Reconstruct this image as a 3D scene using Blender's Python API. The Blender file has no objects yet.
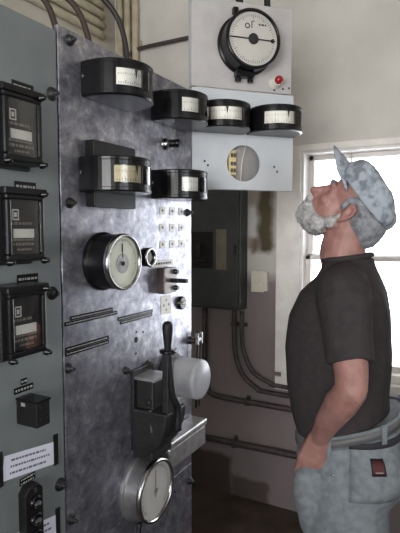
import bpy, bmesh, math, random
from mathutils import Vector, Matrix, noise
random.seed(7)
C = bpy.context.scene.collection
PI = math.pi

# ---------------------------------------------------------------- materials
def lin(c):
    f = lambda v: (v/255/12.92) if v/255 <= .04045 else ((v/255+.055)/1.055)**2.4
    return (f(c[0]), f(c[1]), f(c[2]), 1)

def mat(name, col, rough=.5, metal=0., col2=None, scale=20., bump=0., bscale=60., detail=4., spec=.5, rough2=None, lo=.35, hi=.65):
    m = bpy.data.materials.new(name); m.use_nodes = True
    nt = m.node_tree; N = nt.nodes; L = nt.links
    b = N['Principled BSDF']
    b.inputs['Roughness'].default_value = rough
    b.inputs['Metallic'].default_value = metal
    b.inputs['Specular IOR Level'].default_value = spec
    b.inputs['Base Color'].default_value = lin(col)
    tc = N.new('ShaderNodeTexCoord')
    if col2 is not None:
        n = N.new('ShaderNodeTexNoise'); n.inputs['Scale'].default_value = scale; n.inputs['Detail'].default_value = detail
        L.new(tc.outputs['Object'], n.inputs['Vector'])
        r = N.new('ShaderNodeMapRange'); r.inputs['From Min'].default_value = lo; r.inputs['From Max'].default_value = hi
        L.new(n.outputs['Fac'], r.inputs['Value'])
        x = N.new('ShaderNodeMix'); x.data_type = 'RGBA'
        x.inputs[6].default_value = lin(col); x.inputs[7].default_value = lin(col2)
        L.new(r.outputs['Result'], x.inputs[0]); L.new(x.outputs[2], b.inputs['Base Color'])
        if rough2 is not None:
            q = N.new('ShaderNodeMapRange'); q.inputs['From Min'].default_value = lo; q.inputs['From Max'].default_value = hi
            q.inputs['To Min'].default_value = rough; q.inputs['To Max'].default_value = rough2
            L.new(n.outputs['Fac'], q.inputs['Value']); L.new(q.outputs['Result'], b.inputs['Roughness'])
    if bump:
        n2 = N.new('ShaderNodeTexNoise'); n2.inputs['Scale'].default_value = bscale; n2.inputs['Detail'].default_value = 3
        L.new(tc.outputs['Object'], n2.inputs['Vector'])
        bp = N.new('ShaderNodeBump'); bp.inputs['Strength'].default_value = bump; bp.inputs['Distance'].default_value = .01
        L.new(n2.outputs['Fac'], bp.inputs['Height']); L.new(bp.outputs['Normal'], b.inputs['Normal'])
    return m

def glass_mat(name, refl=1.0, tint=(255,255,255)):
    m = bpy.data.materials.new(name); m.use_nodes = True
    nt = m.node_tree; N = nt.nodes; L = nt.links
    N.remove(N['Principled BSDF'])
    out = N['Material Output']
    t = N.new('ShaderNodeBsdfTransparent'); t.inputs['Color'].default_value = lin(tint)
    g = N.new('ShaderNodeBsdfGlossy'); g.inputs['Roughness'].default_value = .04
    f = N.new('ShaderNodeFresnel'); f.inputs['IOR'].default_value = 1.45
    k = N.new('ShaderNodeMath'); k.operation = 'MULTIPLY'; k.inputs[1].default_value = refl
    L.new(f.outputs['Fac'], k.inputs[0])
    x = N.new('ShaderNodeMixShader'); L.new(k.outputs[0], x.inputs['Fac'])
    L.new(t.outputs[0], x.inputs[1]); L.new(g.outputs[0], x.inputs[2]); L.new(x.outputs[0], out.inputs['Surface'])
    return m

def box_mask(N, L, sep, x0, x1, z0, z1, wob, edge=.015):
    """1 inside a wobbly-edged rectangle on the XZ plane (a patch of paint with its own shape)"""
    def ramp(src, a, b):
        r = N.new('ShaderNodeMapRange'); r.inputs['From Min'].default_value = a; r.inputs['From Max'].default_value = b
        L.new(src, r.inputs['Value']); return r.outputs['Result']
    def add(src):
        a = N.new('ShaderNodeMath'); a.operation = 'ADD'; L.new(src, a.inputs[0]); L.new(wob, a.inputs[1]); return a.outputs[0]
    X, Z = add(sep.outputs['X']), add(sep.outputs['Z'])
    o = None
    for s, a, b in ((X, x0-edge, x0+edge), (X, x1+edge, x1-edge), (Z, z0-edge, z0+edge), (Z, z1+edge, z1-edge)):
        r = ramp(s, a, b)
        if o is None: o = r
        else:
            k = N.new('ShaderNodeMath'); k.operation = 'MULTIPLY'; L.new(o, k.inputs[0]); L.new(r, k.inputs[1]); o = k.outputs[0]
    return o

def wall_mat(name, top, dado, zsplit, patches=()):
    m = bpy.data.materials.new(name); m.use_nodes = True
    nt = m.node_tree; N = nt.nodes; L = nt.links
    b = N['Principled BSDF']; b.inputs['Roughness'].default_value = .75; b.inputs['Specular IOR Level'].default_value = .25
    tc = N.new('ShaderNodeTexCoord'); sep = N.new('ShaderNodeSeparateXYZ'); L.new(tc.outputs['Object'], sep.inputs[0])
    n = N.new('ShaderNodeTexNoise'); n.inputs['Scale'].default_value = 9; n.inputs['Detail'].default_value = 6
    L.new(tc.outputs['Object'], n.inputs['Vector'])
    w = N.new('ShaderNodeMath'); w.operation = 'MULTIPLY_ADD'; w.inputs[1].default_value = .07; w.inputs[2].default_value = -.035
    L.new(n.outputs['Fac'], w.inputs[0]); wob = w.outputs[0]
    za = N.new('ShaderNodeMath'); za.operation = 'MULTIPLY_ADD'; za.inputs[1].default_value = 1.0
    L.new(sep.outputs['Z'], za.inputs[0]); L.new(wob, za.inputs[2])
    r = N.new('ShaderNodeMapRange'); r.inputs['From Min'].default_value = zsplit-.03; r.inputs['From Max'].default_value = zsplit+.03
    L.new(za.outputs[0], r.inputs['Value'])
    x = N.new('ShaderNodeMix'); x.data_type = 'RGBA'; x.inputs[6].default_value = lin(dado); x.inputs[7].default_value = lin(top)
    L.new(r.outputs['Result'], x.inputs[0]); cur = x.outputs[2]
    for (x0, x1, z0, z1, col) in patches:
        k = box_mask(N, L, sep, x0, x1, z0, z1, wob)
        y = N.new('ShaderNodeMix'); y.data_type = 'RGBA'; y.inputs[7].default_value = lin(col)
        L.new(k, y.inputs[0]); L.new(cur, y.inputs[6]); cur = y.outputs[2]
    n3 = N.new('ShaderNodeTexNoise'); n3.inputs['Scale'].default_value = 3.5; n3.inputs['Detail'].default_value = 8
    L.new(tc.outputs['Object'], n3.inputs['Vector'])
    mr = N.new('ShaderNodeMapRange'); mr.inputs['From Min'].default_value = .3; mr.inputs['From Max'].default_value = .7
    mr.inputs['To Min'].default_value = .86; mr.inputs['To Max'].default_value = 1.06
    L.new(n3.outputs['Fac'], mr.inputs['Value'])
    v = N.new('ShaderNodeVectorMath'); v.operation = 'SCALE'
    L.new(cur, v.inputs[0]); L.new(mr.outputs['Result'], v.inputs['Scale']); L.new(v.outputs[0], b.inputs['Base Color'])
    n2 = N.new('ShaderNodeTexNoise'); n2.inputs['Scale'].default_value = 25; n2.inputs['Detail'].default_value = 5
    L.new(tc.outputs['Object'], n2.inputs['Vector'])
    bp = N.new('ShaderNodeBump'); bp.inputs['Strength'].default_value = .25; bp.inputs['Distance'].default_value = .01
    L.new(n2.outputs['Fac'], bp.inputs['Height']); L.new(bp.outputs['Normal'], b.inputs['Normal'])
    return m

M = {}
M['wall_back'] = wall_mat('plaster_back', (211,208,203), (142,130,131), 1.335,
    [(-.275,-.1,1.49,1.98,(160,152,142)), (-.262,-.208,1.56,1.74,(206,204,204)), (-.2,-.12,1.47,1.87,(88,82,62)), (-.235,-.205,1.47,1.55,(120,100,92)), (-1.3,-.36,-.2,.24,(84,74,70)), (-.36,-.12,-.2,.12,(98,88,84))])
M['wall'] = wall_mat('plaster', (202,196,184), (150,140,138), 1.2)
M['ceiling'] = mat('ceiling_paint', (225,220,210), .8, col2=(205,200,190), scale=3)
M['floor'] = mat('worn_concrete', (88,75,64), .75, col2=(62,52,45), scale=5, bump=.2, bscale=30)
M['trim'] = mat('white_trim_paint', (240,236,232), .5, col2=(228,223,220), scale=12)
M['grey_enamel'] = mat('grey_green_enamel', (114,119,119), .42, col2=(105,110,111), scale=9, bump=.03, bscale=200)
def mottled():
    m = bpy.data.materials.new('mottled_metal'); m.use_nodes = True
    nt = m.node_tree; N = nt.nodes; L = nt.links; b = N['Principled BSDF']
    tc = N.new('ShaderNodeTexCoord')
    n = N.new('ShaderNodeTexNoise'); n.inputs['Scale'].default_value = 26; n.inputs['Detail'].default_value = 8; n.inputs['Roughness'].default_value = .72; n.inputs['Distortion'].default_value = .35
    L.new(tc.outputs['Object'], n.inputs['Vector'])
    r = N.new('ShaderNodeValToRGB'); e = r.color_ramp.elements
    e[0].position = .32; e[0].color = lin((102,102,113)); e[1].position = .74; e[1].color = lin((222,220,224))
    k = e.new(.55); k.color = lin((160,159,168))
    L.new(n.outputs['Fac'], r.inputs[0]); L.new(r.outputs[0], b.inputs['Base Color'])
    b.inputs['Metallic'].default_value = .8
    q = N.new('ShaderNodeMapRange'); q.inputs['From Min'].default_value = .3; q.inputs['From Max'].default_value = .7
    q.inputs['To Min'].default_value = .42; q.inputs['To Max'].default_value = .30
    L.new(n.outputs['Fac'], q.inputs['Value']); L.new(q.outputs['Result'], b.inputs['Roughness'])
    n2 = N.new('ShaderNodeTexNoise'); n2.inputs['Scale'].default_value = 45; n2.inputs['Detail'].default_value = 4
    L.new(tc.outputs['Object'], n2.inputs['Vector'])
    bp = N.new('ShaderNodeBump'); bp.inputs['Strength'].default_value = .12; bp.inputs['Distance'].default_value = .004
    L.new(n2.outputs['Fac'], bp.inputs['Height']); L.new(bp.outputs['Normal'], b.inputs['Normal'])
    return m
M['mottled'] = mottled()
M['board_top'] = mat('board_grey_white_paint', (178,174,174), .5, col2=(168,164,164), scale=14)
M['board_low'] = mat('board_pale_blue_paint', (192,196,200), .5, col2=(184,188,193), scale=10)
M['black'] = mat('black_gloss_enamel', (13,13,15), .26, col2=(19,19,21), scale=30, spec=.35)
M['black_matte'] = mat('black_bakelite', (15,15,15), .5, col2=(22,21,20), scale=40, spec=.35)
M['iron'] = mat('dark_cast_iron', (24,24,26), .5, .2, col2=(36,35,36), scale=30, bump=.15, bscale=120)
M['chrome'] = mat('worn_nickel', (190,188,186), .25, 1., col2=(150,148,148), scale=30)
M['steel'] = mat('dull_steel', (182,180,178), .4, .75, col2=(150,148,148), scale=25)
M['dark_steel'] = mat('dull_dark_steel', (146,145,146), .42, .7, col2=(116,115,117), scale=18)
M['cream'] = mat('cream_dial', (230,232,216), .5, col2=(222,224,206), scale=8)
M['white_dial'] = mat('white_dial', (206,202,196), .5, col2=(192,188,182), scale=8)
M['card'] = mat('scale_card', (226,224,216), .55, col2=(214,210,200), scale=20)
M['card_old'] = mat('yellowed_scale_card', (190,178,146), .4, col2=(170,158,128), scale=20)
M['paper'] = mat('white_paper', (214,214,226), .7, col2=(204,204,216), scale=10)
M['ink'] = mat('dark_ink', (96,96,116), .7)
M['mark'] = mat('black_marks', (30,28,28), .6)
M['engrave'] = mat('engraved_white', (140,138,136), .6)
M['print_cream'] = mat('printed_cream', (132,124,110), .6)
M['white_plastic'] = mat('white_plastic', (214,210,202), .45)
M['ivory'] = mat('ivory_plate', (222,216,202), .45, col2=(212,206,192), scale=20)
M['red'] = mat('red_lens', (150,30,34), .25)
M['brown'] = mat('brown_bakelite', (74,62,58), .4, col2=(60,50,47), scale=30)
M['brown_face'] = mat('grey_brown_plate', (128,118,114), .35, .4, col2=(108,100,98), scale=30)
M['glass'] = glass_mat('clear_glass')
M['cover_glass'] = glass_mat('cover_glass', .22, (246,246,246))
M['relay_in'] = mat('relay_interior', (20,20,22), .6, col2=(28,28,30), scale=30)
M['frost'] = mat('frosted_cover', (206,206,210), .3, col2=(176,176,182), scale=14, detail=6)
M['box_green'] = mat('dark_green_grey_enamel', (62,66,64), .5, col2=(54,57,56), scale=14, bump=.05)
M['box_tag'] = mat('tan_card', (120,112,98), .6, col2=(108,100,88), scale=20)
M['frost'].node_tree.nodes['Principled BSDF'].inputs['Alpha'].default_value = .72
M['conduit'] = mat('dark_conduit', (84,76,76), .5, .2, col2=(68,62,62), scale=25)
M['conduit_wall'] = mat('painted_conduit', (196,186,164), .55, col2=(176,166,144), scale=16)
M['cable'] = mat('black_cable', (34,30,28), .6)
M['cable_brown'] = mat('brown_cable', (56,42,36), .6)
M['grey_disc'] = mat('grey_disc', (152,148,146), .6, col2=(142,138,136), scale=20)
M['terminal'] = mat('cream_terminal', (206,190,140), .5, col2=(190,172,120), scale=30)
M['hole'] = mat('drilled_hole', (14,14,14), .8)
M['skin'] = mat('skin', (162,120,112), .5, col2=(142,100,93), scale=25, bump=.15, bscale=150)
M['beard'] = mat('white_grey_beard', (184,182,181), .8, col2=(148,147,148), scale=60, bump=.5, bscale=120)
M['hair'] = mat('grey_hair', (146,148,153), .8, col2=(112,114,119), scale=50, bump=.5, bscale=140)
M['cap'] = mat('faded_grey_cap', (156,163,172), .85, col2=(112,119,129), scale=40, lo=.42, hi=.58, bump=.1, bscale=400)
M['shirt'] = mat('dark_grey_cotton', (62,57,58), .9, col2=(54,50,51), scale=40, bump=.15, bscale=500, spec=.15)
M['denim'] = mat('pale_denim', (134,140,144), .9, col2=(115,121,126), scale=45, bump=.2, bscale=500, spec=.15)
M['denim_trim'] = mat('dark_pocket_trim', (46,46,50), .85)
M['belt'] = mat('belt_canvas', (98,98,98), .5)
M['patch'] = mat('dark_red_patch', (66,24,28), .7, col2=(84,34,38), scale=60)
M['patch_edge'] = mat('black_patch_edge', (28,20,22), .7)
M['boot'] = mat('brown_boot_leather', (72,54,42), .6)
M['sole'] = mat('black_sole', (24,22,22), .8)
M['eye'] = mat('eye_white', (190,184,176), .6, spec=.1)
M['iris'] = mat('eye_iris', (60,70,80), .2)

# ---------------------------------------------------------------- mesh helpers
class MB:
    def __init__(s): s.bm = bmesh.new(); s.mi = 0
    def _add(s, verts, faces, mi=0, smooth=False):
        vs = [s.bm.verts.new(v) for v in verts]; out = []
        for f in faces:
            try:
                q = s.bm.faces.new([vs[i] for i in f]); q.material_index = mi; q.smooth = smooth; out.append(q)
            except ValueError: pass
        return s
    def box(s, x0, x1, y0, y1, z0, z1, mi=0):
        v = [(x,y,z) for x in (x0,x1) for y in (y0,y1) for z in (z0,z1)]
        return s._add(v, [(0,1,3,2),(4,6,7,5),(0,4,5,1),(2,3,7,6),(0,2,6,4),(1,5,7,3)], mi)
    def lathe(s, prof, c=(0,0,0), n=40, axis='z', mi=0, smooth=True, a0=0, a1=2*PI, caps=True):
        """prof: list of (r, h); revolved about the axis; capped ends where r > 0"""
        full = abs(a1-a0-2*PI) < 1e-6
        k = n if full else n+1
        vs = []; 
        for r, h in prof:
            for i in range(k):
                a = a0+(a1-a0)*i/n
                p = (r*math.cos(a), r*math.sin(a), h)
                if axis == 'x': p = (p[2], p[0], p[1])
                elif axis == 'y': p = (p[1], p[2], p[0])
                vs.append((p[0]+c[0], p[1]+c[1], p[2]+c[2]))
        fs = []
        for j in range(len(prof)-1):
            for i in range(n if full else n):
                i2 = (i+1) % k if full else i+1
                fs.append((j*k+i, j*k+i2, (j+1)*k+i2, (j+1)*k+i))
        s._add(vs, fs, mi, smooth)
        if full and caps and not (len(prof) == 2 and (prof[0][0] < 1e-5 or prof[1][0] < 1e-5)):
            m = len(prof)-1
            if prof[0][0] > 1e-5: s._add(vs[:k][::-1], [tuple(range(k))], mi)
            if prof[m][0] > 1e-5: s._add(vs[m*k:], [tuple(range(k))], mi)
        return s
    def cyl(s, r, h0, h1, c=(0,0,0), n=24, axis='z', mi=0, r2=None):
        return s.lathe([(r,h0),(r if r2 is None else r2,h1)], c, n, axis, mi)
    def prism(s, pts, h0, h1, axis='z', mi=0):
        """extrude a polygon (list of 2D points) along an axis"""
        def P(p, h):
            return {'z': (p[0],p[1],h), 'y': (p[0],h,p[1]), 'x': (h,p[0],p[1])}[axis]
        n = len(pts)
        v = [P(p,h0) for p in pts]+[P(p,h1) for p in pts]
        f = [tuple(range(n))[::-1], tuple(range(n,2*n))]+[(i,(i+1)%n,n+(i+1)%n,n+i) for i in range(n)]
        return s._add(v, f, mi)
    def tube(s, pts, r, n=10, mi=0, caps=True, radii=None):
        pts = [Vector(p) for p in pts]; rings = []; up = None
        for i, p in enumerate(pts):
            t = (pts[min(i+1,len(pts)-1)]-pts[max(i-1,0)]).normalized()
            if up is None:
                up = t.orthogonal().normalized()
            up = (up - t*up.dot(t)).normalized(); sd = t.cross(up)
            rr = radii[i] if radii else r
            rings.append([p+(up*math.cos(2*PI*k/n)+sd*math.sin(2*PI*k/n))*rr for k in range(n)])
        vs = [v for q in rings for v in q]; fs = []
        for j in range(len(rings)-1):
            for k in range(n): fs.append((j*n+k, j*n+(k+1)%n, (j+1)*n+(k+1)%n, (j+1)*n+k))
        if caps: fs += [tuple(range(n))[::-1], tuple(range((len(rings)-1)*n, len(rings)*n))]
        return s._add(vs, fs, mi, True)
    def ball(s, c, r, rot=None, sub=3, mi=0):
        r = (r,r,r) if not isinstance(r, (tuple,list)) else r
        t = bmesh.new(); bmesh.ops.create_icosphere(t, subdivisions=sub, radius=1)
        mt = Matrix.Translation(c) @ (rot.to_4x4() if rot else Matrix()) @ Matrix.Diagonal((*r,1))
        vs = [mt @ v.co for v in t.verts]; fs = [tuple(v.index for v in f.verts) for f in t.faces]; t.free()
        return s._add(vs, fs, mi, True)
    def capsule(s, a, b, ra, rb, sub=2, n=16):
        s.ball(a, ra, sub=sub); s.ball(b, rb, sub=sub)
        return s.tube([a,b], 0, n=n, radii=[ra,rb])
    def chain(s, pts, sub=2):
        """pts: (x,y,z,r) joined by tapered capsules"""
        for p, q in zip(pts, pts[1:]): s.capsule(p[:3], q[:3], p[3], q[3], sub)
        return s
    def loft(s, rings, mi=0, smooth=True):
        n = len(rings[0]); vs = [v for r in rings for v in r]; fs = []
        for j in range(len(rings)-1):
            for k in range(n): fs.append((j*n+k, j*n+(k+1)%n, (j+1)*n+(k+1)%n, (j+1)*n+k))
        fs += [tuple(range(n))[::-1], tuple(range((len(rings)-1)*n, len(rings)*n))]
        return s._add(vs, fs, mi, smooth)
    def dashes(s, x0, x1, y, h, z, mi=0, seed=0, t=.0004):
        """a row of small illegible printed words"""
        rnd = random.Random(seed); x = x0
        while x < x1-h*.6:
            w = min(rnd.choice((.8,1.1,1.6,2.3))*h, x1-x)
            s.box(x, x+w, y-h/2, y+h/2, z, z+t, mi); x += w+h*.55
        return s
    def mesh(s, name, fix=True):
        if fix: bmesh.ops.recalc_face_normals(s.bm, faces=s.bm.faces)
        me = bpy.data.meshes.new(name); s.bm.to_mesh(me); s.bm.free(); return me
    def build(s, name, m, parent=None, bevel=0., seg=2, smooth_angle=None):
        me = s.mesh(name); return link(name, me, m, parent, bevel, seg)

def link(name, me, m, parent=None, bevel=0., seg=2):
    for q in (m if isinstance(m, (list,tuple)) else [m]): me.materials.append(q)
    o = bpy.data.objects.new(name, me); C.objects.link(o)
    if parent: o.parent = parent
    if bevel:
        b = o.modifiers.new('bevel', 'BEVEL'); b.width = bevel; b.segments = seg; b.limit_method = 'ANGLE'; b.angle_limit = math.radians(40)
    return o

def tag(o, label=None, cat=None, group=None, kind=None):
    if label: o['label'] = label
    if cat: o['category'] = cat
    if group: o['group'] = group
    if kind: o['kind'] = kind
    return o

def frame(right, up):
    r, u = Vector(right), Vector(up); n = r.cross(u)
    return Matrix(((r.x,u.x,n.x),(r.y,u.y,n.y),(r.z,u.z,n.z)))
PANEL = frame((0,1,0),(0,0,1))            # x along the switchboard, y up, z out of its face
HINGE = Vector((0,1.54,0)); BU = Vector((.69,.724,0)).normalized()
BOARD = frame(BU,(0,0,1))
WALLB = frame((1,0,0),(0,0,1))
IDENT = Matrix.Identity(3)

def thing(name, label, cat, loc=(0,0,0), fr=IDENT, group=None, roll=0.):
    o = bpy.data.objects.new(name, None); C.objects.link(o); o.empty_display_size = .05
    f = fr @ Matrix.Rotation(roll, 3, 'Z')
    o.matrix_world = Matrix.Translation(loc) @ f.to_4x4()
    return tag(o, label, cat, group)
def on_panel(y, z): return (0, y, z)
def on_board(u, z, off=0): return tuple(HINGE+BU*u+Vector((0,0,z))+BOARD @ Vector((0,0,off)))

def struct(name, mb, m, **k): return tag(mb.build(name, m, **k), kind='structure')

# ---------------------------------------------------------------- the room
X0, X1, Y0, Y1, ZC = -1.2, 2.7, -2.3, 2.67, 3.35
WX0, WX1, WZ0, WZ1 = .06, .98, .86, 2.01           # window in the back wall
FX0, FX1, FZ0, FZ1 = .1, 1.9, 1.05, 2.5            # window behind the photographer
struct('floor', MB().box(X0-.1,X1+.1,Y0-.1,Y1+.1,-.1,0), M['floor'])
struct('ceiling', MB().box(X0-.1,X1+.1,Y0-.1,Y1+.1,ZC,ZC+.1), M['ceiling'])
struct('wall_left', MB().box(X0-.1,X0,Y0-.1,Y1+.1,0,ZC), M['wall'])
RY0, RY1, RZ0, RZ1 = -.7, .5, 1.2, 2.4              # unseen window added in the right-hand wall to light the dials
b = MB(); b.box(X1,X1+.1,Y0-.1,RY0,0,ZC); b.box(X1,X1+.1,RY1,Y1+.1,0,ZC); b.box(X1,X1+.1,RY0,RY1,0,RZ0); b.box(X1,X1+.1,RY0,RY1,RZ1,ZC); struct('wall_right', b, M['wall'])
def holed_wall(name, m, ya, yb, a0, a1, z0, z1):
    b = MB(); b.box(X0,a0,ya,yb,0,ZC); b.box(a1,X1,ya,yb,0,ZC); b.box(a0,a1,ya,yb,0,z0); b.box(a0,a1,ya,yb,z1,ZC)
    return struct(name, b, m)
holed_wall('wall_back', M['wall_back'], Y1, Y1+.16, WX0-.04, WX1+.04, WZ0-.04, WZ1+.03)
holed_wall('wall_front', M['wall'], Y0-.16, Y0, FX0, FX1, FZ0, FZ1)

def sash_window(name, x0, x1, z0, z1, y, sgn, casing=True):
    root = bpy.data.objects.new(name, None); C.objects.link(root); tag(root, kind='structure')
    b = MB(); yi, yo = y, y+sgn*.16
    ya, yb = min(yi,yo), max(yi,yo)
    b.box(x0-.04,x0,ya,yb,z0-.04,z1+.03); b.box(x1,x1+.04,ya,yb,z0-.04,z1+.03)
    b.box(x0,x1,ya,yb,z1,z1+.03); b.box(x0,x1,ya,yb,z0-.04,z0)
    b.build('window_jamb', M['trim'], root)
    if casing:
        c = MB(); f0, f1 = sorted((y-sgn*.001, y-sgn*.022))
        c.box(x0-.145,x0-.012,f0,f1,z0-.06,z1+.045); c.box(x1+.012,x1+.145,f0,f1,z0-.06,z1+.045)
        c.box(x0-.012,x1+.012,f0,f1,z1+.012,z1+.045)
        c.build('window_casing', M['trim'], root, .003)
        s = MB(); s.box(x0-.1,x1+.1,y-.05,y,z0-.085,z0-.04); s.build('window_sill', M['trim'], root, .006)
        s = MB(); s.box(x0-.145,x1+.145,y-.02,y-.001,z0-.16,z0-.086); s.build('window_apron', M['trim'], root, .003)
    zm = (z0+z1)/2+.015
    for (a, bb, yy) in ((z0, zm+.012, y+sgn*.06), (zm-.012, z1, y+sgn*.10)):
        g = MB(); t = .028; w0, w1 = sorted((yy, yy+sgn*.032))
        g.box(x0,x0+t,w0,w1,a,bb); g.box(x1-t,x1,w0,w1,a,bb); g.box(x0,x1,w0,w1,a,a+.03); g.box(x0,x1,w0,w1,bb-.026,bb)
        xm = x0+.228
        if casing and a > z0: g.box(xm-.006,xm+.006,w0,w1,a,bb)
        o = g.build('window_sash', M['trim'], root, .003)
        p = MB(); p.box(x0+t,x1-t,(w0+w1)/2-.0015,(w0+w1)/2+.0015,a+.03,bb-.026); p.build('window_pane', M['glass'], o)
    return root
sash_window('window_1', WX0, WX1, WZ0, WZ1, Y1, 1)
sash_window('window_2', FX0+.04, FX1-.04, FZ0+.04, FZ1-.03, Y0, -1, casing=False)

root = tag(bpy.data.objects.new('window_added', None), kind='structure'); C.objects.link(root)  # added out-of-view window, brightens the faces turned to the right
g = MB(); g.box(X1,X1+.1,RY0,RY0+.04,RZ0,RZ1); g.box(X1,X1+.1,RY1-.04,RY1,RZ0,RZ1); g.box(X1,X1+.1,RY0,RY1,RZ0,RZ0+.04); g.box(X1,X1+.1,RY0,RY1,RZ1-.04,RZ1); g.box(X1+.03,X1+.06,RY0,RY1,1.78,1.82)
o = g.build('window_sash', M['trim'], root); MB().box(X1+.045,X1+.048,RY0+.04,RY1-.04,RZ0+.04,RZ1-.04).build('window_pane', M['glass'], o)

# conduit runs painted with the wall, in the corner behind the switchboard
for i, z in enumerate((2.80, 2.86, 2.92, 2.98, 3.05)):
    t = MB(); t.tube([(X0+.0245,-1.2,z),(X0+.0245,2.45-.0*i,z),(X0+.0245,2.52,z-.01)], .024, 12)
    tag(t.build('conduit', M['conduit_wall']), 'horizontal beige painted conduit high on the left wall, %s in its stack' % ('lowest','second from the bottom','middle one','second from the top','topmost')[i], 'pipe', 'beige conduits above the switchboard')
for i, x in enumerate((-1.14,-1.08,-1.02)):
    t = MB(); t.tube([(x,Y1-.03,.0),(x,Y1-.03,2.6+.1*i),(x,Y1-.03,3.34)], .022, 12)
    for zz in (.9,2.2,2.75): t.box(x-.034,x+.034,Y1-.016,Y1-.001,zz,zz+.03)
    tag(t.build('riser_conduit', M['conduit_wall']), 'vertical beige painted conduit in the room corner above the switchboard, %s of three' % ('leftmost','middle','rightmost')[i], 'pipe', 'vertical beige conduits')

def smooth_path(pts, n=8):
    P = [Vector(p) for p in pts]; P = [P[0]*2-P[1]]+P+[P[-1]*2-P[-2]]; out = []
    for i in range(1, len(P)-2):
        for k in range(n):
            t = k/n
            out.append(.5*((2*P[i])+(P[i+1]-P[i-1])*t+(2*P[i-1]-5*P[i]+4*P[i+1]-P[i+2])*t*t+(3*P[i]-P[i-1]-3*P[i+1]+P[i+2])*t**3))
    out.append(P[-2]); return out
def cable(pts, r, m, name, label, group=None, cat='cable'):
    t = MB(); t.tube(smooth_path(pts), r, 10)
    return tag(t.build(name, M[m]), label, cat, group)
cable([(-.10,.62,1.9),(-.16,.70,2.12),(-.24,.85,2.22),(-.32,1.02,2.2),(-.34,1.12,2.0),(-.34,1.12,1.0),(-.34,1.12,.01)], .0085, 'cable', 'cable', 'thin black cable looping up behind the grey panel at far left', 'cables behind the switchboard')
cable([(-.52,.9,2.75),(-.36,.98,2.4),(-.22,1.0,2.27),(-.14,1.03,2.17),(-.12,1.05,1.9),(-.12,1.05,1.0),(-.12,1.05,.01)], .0085, 'cable_brown', 'cable', 'short brown cable dropping behind the seam of the two panels', 'cables behind the switchboard')
cable([(-.56,.84,2.62),(-.36,1.0,2.42),(-.2,1.10,2.29),(-.12,1.14,2.17),(-.11,1.16,1.9),(-.11,1.16,1.0),(-.11,1.16,.01)], .0085, 'cable_brown', 'cable', 'brown cable arching over the top of the mottled panel, middle of three', 'cables behind the switchboard')
cable([(-.42,1.02,2.46),(-.3,1.12,2.42),(-.17,1.23,2.33),(-.10,1.29,2.2),(-.10,1.31,1.9),(-.10,1.31,1.0),(-.10,1.31,.01)], .0085, 'cable', 'cable', 'dark cable arching down behind the mottled panel, nearest the black meters', 'cables behind the switchboard')
def wall_pipe(pts, r, m, label, name='conduit', group='conduits on the back wall', clips=()):
    t = MB(); t.tube(smooth_path(pts, 6), r, 10)
    for (x, z, v) in clips:
        if v: t.box(x-r*1.9,x+r*1.9,Y1-.008,Y1-.0005,z-.012,z+.012); t.box(x-r*1.15,x+r*1.15,Y1-.03-r*1.15,Y1-.001,z-.008,z+.008)
        else: t.box(x-.012,x+.012,Y1-.008,Y1-.0005,z-r*1.9,z+r*1.9); t.box(x-.008,x+.008,Y1-.03-r*1.15,Y1-.001,z-r*1.15,z+r*1.15)
    return tag(t.build(name, M[m]), label, 'pipe', group)
yw = Y1-.03
wall_pipe([(-1.075,yw,2.69),(-1.03,yw,2.72),(-.9,yw,2.73),(-.4,yw,2.73),(-.2,yw,2.73)], .012, 'conduit', 'thin brown conduit running level on the wall high behind the white board')
wall_pipe([(-.335,yw,1.13),(-.335,yw,1.0),(-.325,yw,.87),(-.28,yw,.76),(-.19,yw,.69),(-.1,yw,.675),(.6,yw,.675),(2.6,yw,.675)], .013, 'conduit', 'lower left of two curved conduits sweeping from the fuse box to under the window', clips=((-.335,1.05,1),))
wall_pipe([(-.285,yw,1.13),(-.285,yw,1.0),(-.272,yw,.90),(-.22,yw,.79),(-.12,yw,.735),(-.02,yw,.722),(.6,yw,.722),(2.6,yw,.722)], .013, 'conduit', 'upper right of two curved conduits sweeping from the fuse box to under the window', clips=((-.285,1.05,1),))
wall_pipe([(-.53,yw,1.13),(-.53,yw,.9),(-.53,yw,.72),(-.51,yw,.64),(-.45,yw,.605),(-.2,yw,.6),(.6,yw,.6),(2.6,yw,.6)], .016, 'conduit', 'thick dark conduit bending out level from behind the panel at knee height', clips=((-.25,.6,0),))
wall_pipe([(-.99,yw,.325),(-.6,yw,.33),(0,yw,.34),(.6,yw,.34),(2.6,yw,.345)], .019, 'conduit', 'lowest dark conduit running level along the back wall near the floor', clips=((-.33,.335,0),))

# fuse box on the back wall
fb = thing('fuse_box', 'tall dark green-grey steel fuse box on the back wall', 'electrical box', (-.43,Y1,1.49), WALLB)
MB().box(-.21,.165,-.345,.34,0,.1).build('body', M['box_green'], fb, .004)
d = MB().box(-.2,.155,-.33,.325,.1,.118).build('door', M['box_green'], fb, .003)
MB().box(.135,.15,-.03,.03,.118,.128).build('latch', M['iron'], d, .002)
sw = MB().box(-.16,.0,-.11,.1,.118,.126).build('switch_plate', M['black_matte'], d, .002)
l = MB(); l.box(-.095,-.065,-.04,.03,.126,.15); l.cyl(.011,-.02,.045,(-.075,-.07,.145),12,'x'); l.build('switch_handle', M['iron'], sw, .003)
MB().box(.02,.085,-.115,.115,.118,.1195).build('card', M['box_tag'], d)
for z in (-.25,.0,.25): MB().cyl(.009,z-.03,z+.03,(.165,0,.106),12,'y').build('hinge', M['box_green'], fb)
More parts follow.
